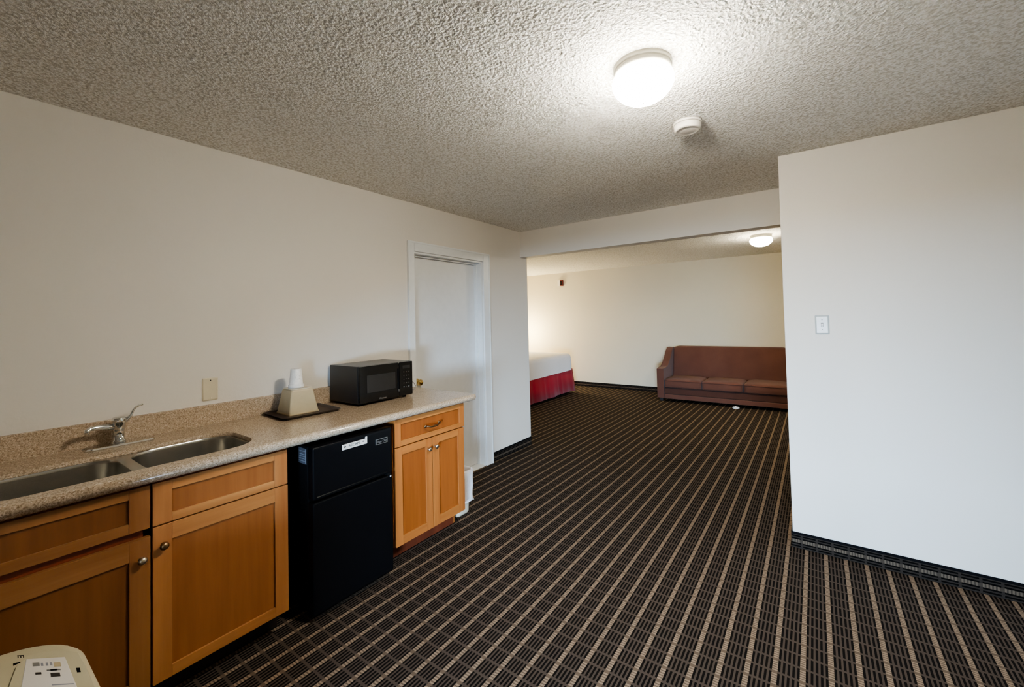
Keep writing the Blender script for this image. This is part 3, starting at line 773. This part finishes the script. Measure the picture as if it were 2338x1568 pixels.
# ------------------------------------------------------------------ cream appliance at lower left
A_Z = 0.62
ap = thing('portable_appliance', 'rounded cream plastic appliance with a white sticker on top in front of the sink cabinet', 'appliance', (1.25, -0.02, 0))
AX0, AX1, AY0, AY1 = 0.962, 1.62, -0.28, 0.246
def alp(ins, z, r=.19): return [Vector((p[0], p[1], z)) for p in rrect(AX0 + ins, AX1 - ins, AY0 + ins, AY1 - ins, max(r - ins, .04), 12)]
MB().loft([alp(.0, .02), alp(-.004, .04), alp(.0, .30), alp(.003, A_Z - .035), alp(.006, A_Z - .012), alp(.014, A_Z - .003), alp(.026, A_Z)], M['appl']).build('shell', parent=ap)
for x in (AX0 + .12, AX1 - .12):
    for y in (AY0 + .12, AY1 - .12): MB().lathe([(0.025, 0.0), (0.025, 0.022)], 14, M['blackm'], at=(x, y, 0)).build('foot', parent=ap)
# low raised surround, the sticker lying skewed on it, its icons and the dark slots
def poly_up(pts, z0, z1, m, name, parent):
    c = Vector((sum(p[0] for p in pts) / len(pts), sum(p[1] for p in pts) / len(pts)))
    top_ = [Vector((c.x + (p[0] - c.x) * .965, c.y + (p[1] - c.y) * .965, z1)) for p in pts]
    return MB().loft([[Vector((p[0], p[1], z0)) for p in pts], top_], M[m], smooth=False).build(name, parent=parent)
poly_up([(1.055, 0.152), (1.072, 0.180), (1.103, 0.208), (1.152, 0.229), (1.218, 0.231), (1.40, 0.229), (1.43, 0.09), (1.22, 0.10), (1.085, 0.130)], A_Z - .001, A_Z + .0035, 'appl', 'control_surround', ap)
zt = A_Z + .0036
lb = poly_up([(1.072, 0.148), (1.146, 0.2055), (1.340, 0.205), (1.230, 0.124)], zt - .0003, zt + .0006, 'label', 'label_sticker', ap)
lb['label'] = 'white instruction sticker with small printed icons'
zi = zt + .0007
AU, AV = Vector((.00084, .00066)), Vector((.00190, -.00010))
def patch(x, y, wu, wv, m, name='icon', parent=lb, h=.0003, z=zi):
    q = [Vector((x, y)) + AU * a_ * wu / 2 + AV * b_ * wv / 2 for a_, b_ in ((-1, -1), (1, -1), (1, 1), (-1, 1))]
    MB().prism([(p.x, p.y) for p in q], z, z + h, 'Z', M[m]).build(name, parent=parent)
patch(1.121, 0.160, 15, 9, 'printg')
for x, y in ((1.134, 0.1685), (1.143, 0.1755), (1.150, 0.1815)): patch(x, y, 5, 8, 'greyl')
patch(1.166, 0.190, 15, 11, 'box')
patch(1.183, 0.182, 30, 3, 'printg'); patch(1.183, 0.182, 14, 4, 'printd')
patch(1.167, 0.159, 13, 5, 'printd'); patch(1.207, 0.182, 20, 9, 'printd')
patch(1.262, 0.187, 46, 2.2, 'greyl'); patch(1.285, 0.185, 46, 2.2, 'greyl')
patch(1.2335, 0.2165, 8, 11, 'slot', 'slot', ap, .0006, A_Z + .0033)
MB().prism([(1.062, 0.128), (1.068, 0.139), (1.071, 0.139), (1.072, 0.1275)], A_Z + .0002, A_Z + .0012, 'Z', M['slot']).build('slot', parent=ap)
patch(1.037, 0.142, 15, 2.4, 'printd', 'print_mark', ap, .0006, A_Z - .0002)
for k, du in enumerate((-6, 0, 6)):
    patch(1.043 + AU.x * du, 0.142 + AU.y * du, 2.5, 5, 'printd', 'print_mark', ap, .0006, A_Z - .0002)
MB().lathe([(0.0, A_Z + .0044), (0.060, A_Z + .0044), (0.072, A_Z + .0056), (0.076, A_Z + .003)], 32, M['appl'], at=(1.345, 0.145, 0), sx=.9, sy=.9).build('dial_rim', parent=ap)

# ------------------------------------------------------------------ lights
def area(name, loc, rot, sx, sy, power, col):
    l = bpy.data.lights.new(name, 'AREA'); l.shape = 'RECTANGLE'; l.size = sx; l.size_y = sy; l.energy = power; l.color = col
    o = bpy.data.objects.new(name, l); C.objects.link(o); o.location = loc; o.rotation_euler = rot; return o
area('daylight', (3.95, -3.2, 0.7), (math.radians(90), 0, 0), 2.3, 1.0, 590.0, (0.46, 0.70, 1.0))
def point(name, loc, p, col, r=.06):
    l = bpy.data.lights.new(name, 'POINT'); l.energy = p; l.color = col; l.shadow_soft_size = r
    o = bpy.data.objects.new(name, l); C.objects.link(o); o.location = loc; return o
point('bedside_lamp_light', (-2.7, 7.55, 1.15), 40.0, (1.0, 0.84, 0.52), .15)
W = bpy.data.worlds.new('sky'); bpy.context.scene.world = W; W.use_nodes = True
W.node_tree.nodes['Background'].inputs[0].default_value = (0.75, 0.86, 1.0, 1); W.node_tree.nodes['Background'].inputs[1].default_value = 0.6

# ------------------------------------------------------------------ camera
F, PPX, PPY = 955.86, 1176.50, 703.91
yaw, pit, rol = 0.61972, 0.0262, 0.02314
fw = Vector((-math.sin(yaw) * math.cos(pit), math.cos(yaw) * math.cos(pit), math.sin(pit)))
r0 = Vector((math.cos(yaw), math.sin(yaw), 0)); u0 = r0.cross(fw)
Rr = r0 * math.cos(rol) - u0 * math.sin(rol); Uu = r0 * math.sin(rol) + u0 * math.cos(rol)
cam = bpy.data.cameras.new('camera'); co = bpy.data.objects.new('camera', cam); C.objects.link(co)
mt = Matrix((Rr, Uu, -fw)).transposed().to_4x4(); mt.translation = Vector((2.70809, 0, 1.44501))
co.matrix_world = mt
cam.sensor_fit = 'HORIZONTAL'; cam.sensor_width = 36.0; cam.lens = 36.0 * F / 2338
cam.shift_x = (1169 - PPX) / 2338; cam.shift_y = (PPY - 784) / 2338
cam.clip_start = 0.02
bpy.context.scene.camera = co

sc = bpy.context.scene
sc.view_settings.view_transform = 'AgX'; sc.view_settings.look = 'AgX - Medium High Contrast'
sc.view_settings.exposure = 1.47; sc.view_settings.gamma = 1.0
sc.cycles.adaptive_threshold = 0.015; sc.cycles.max_bounces = 8; sc.cycles.diffuse_bounces = 6; sc.cycles.sample_clamp_indirect = 6.0
for o in bpy.data.objects:
    if 'w' in o.keys(): del o['w']
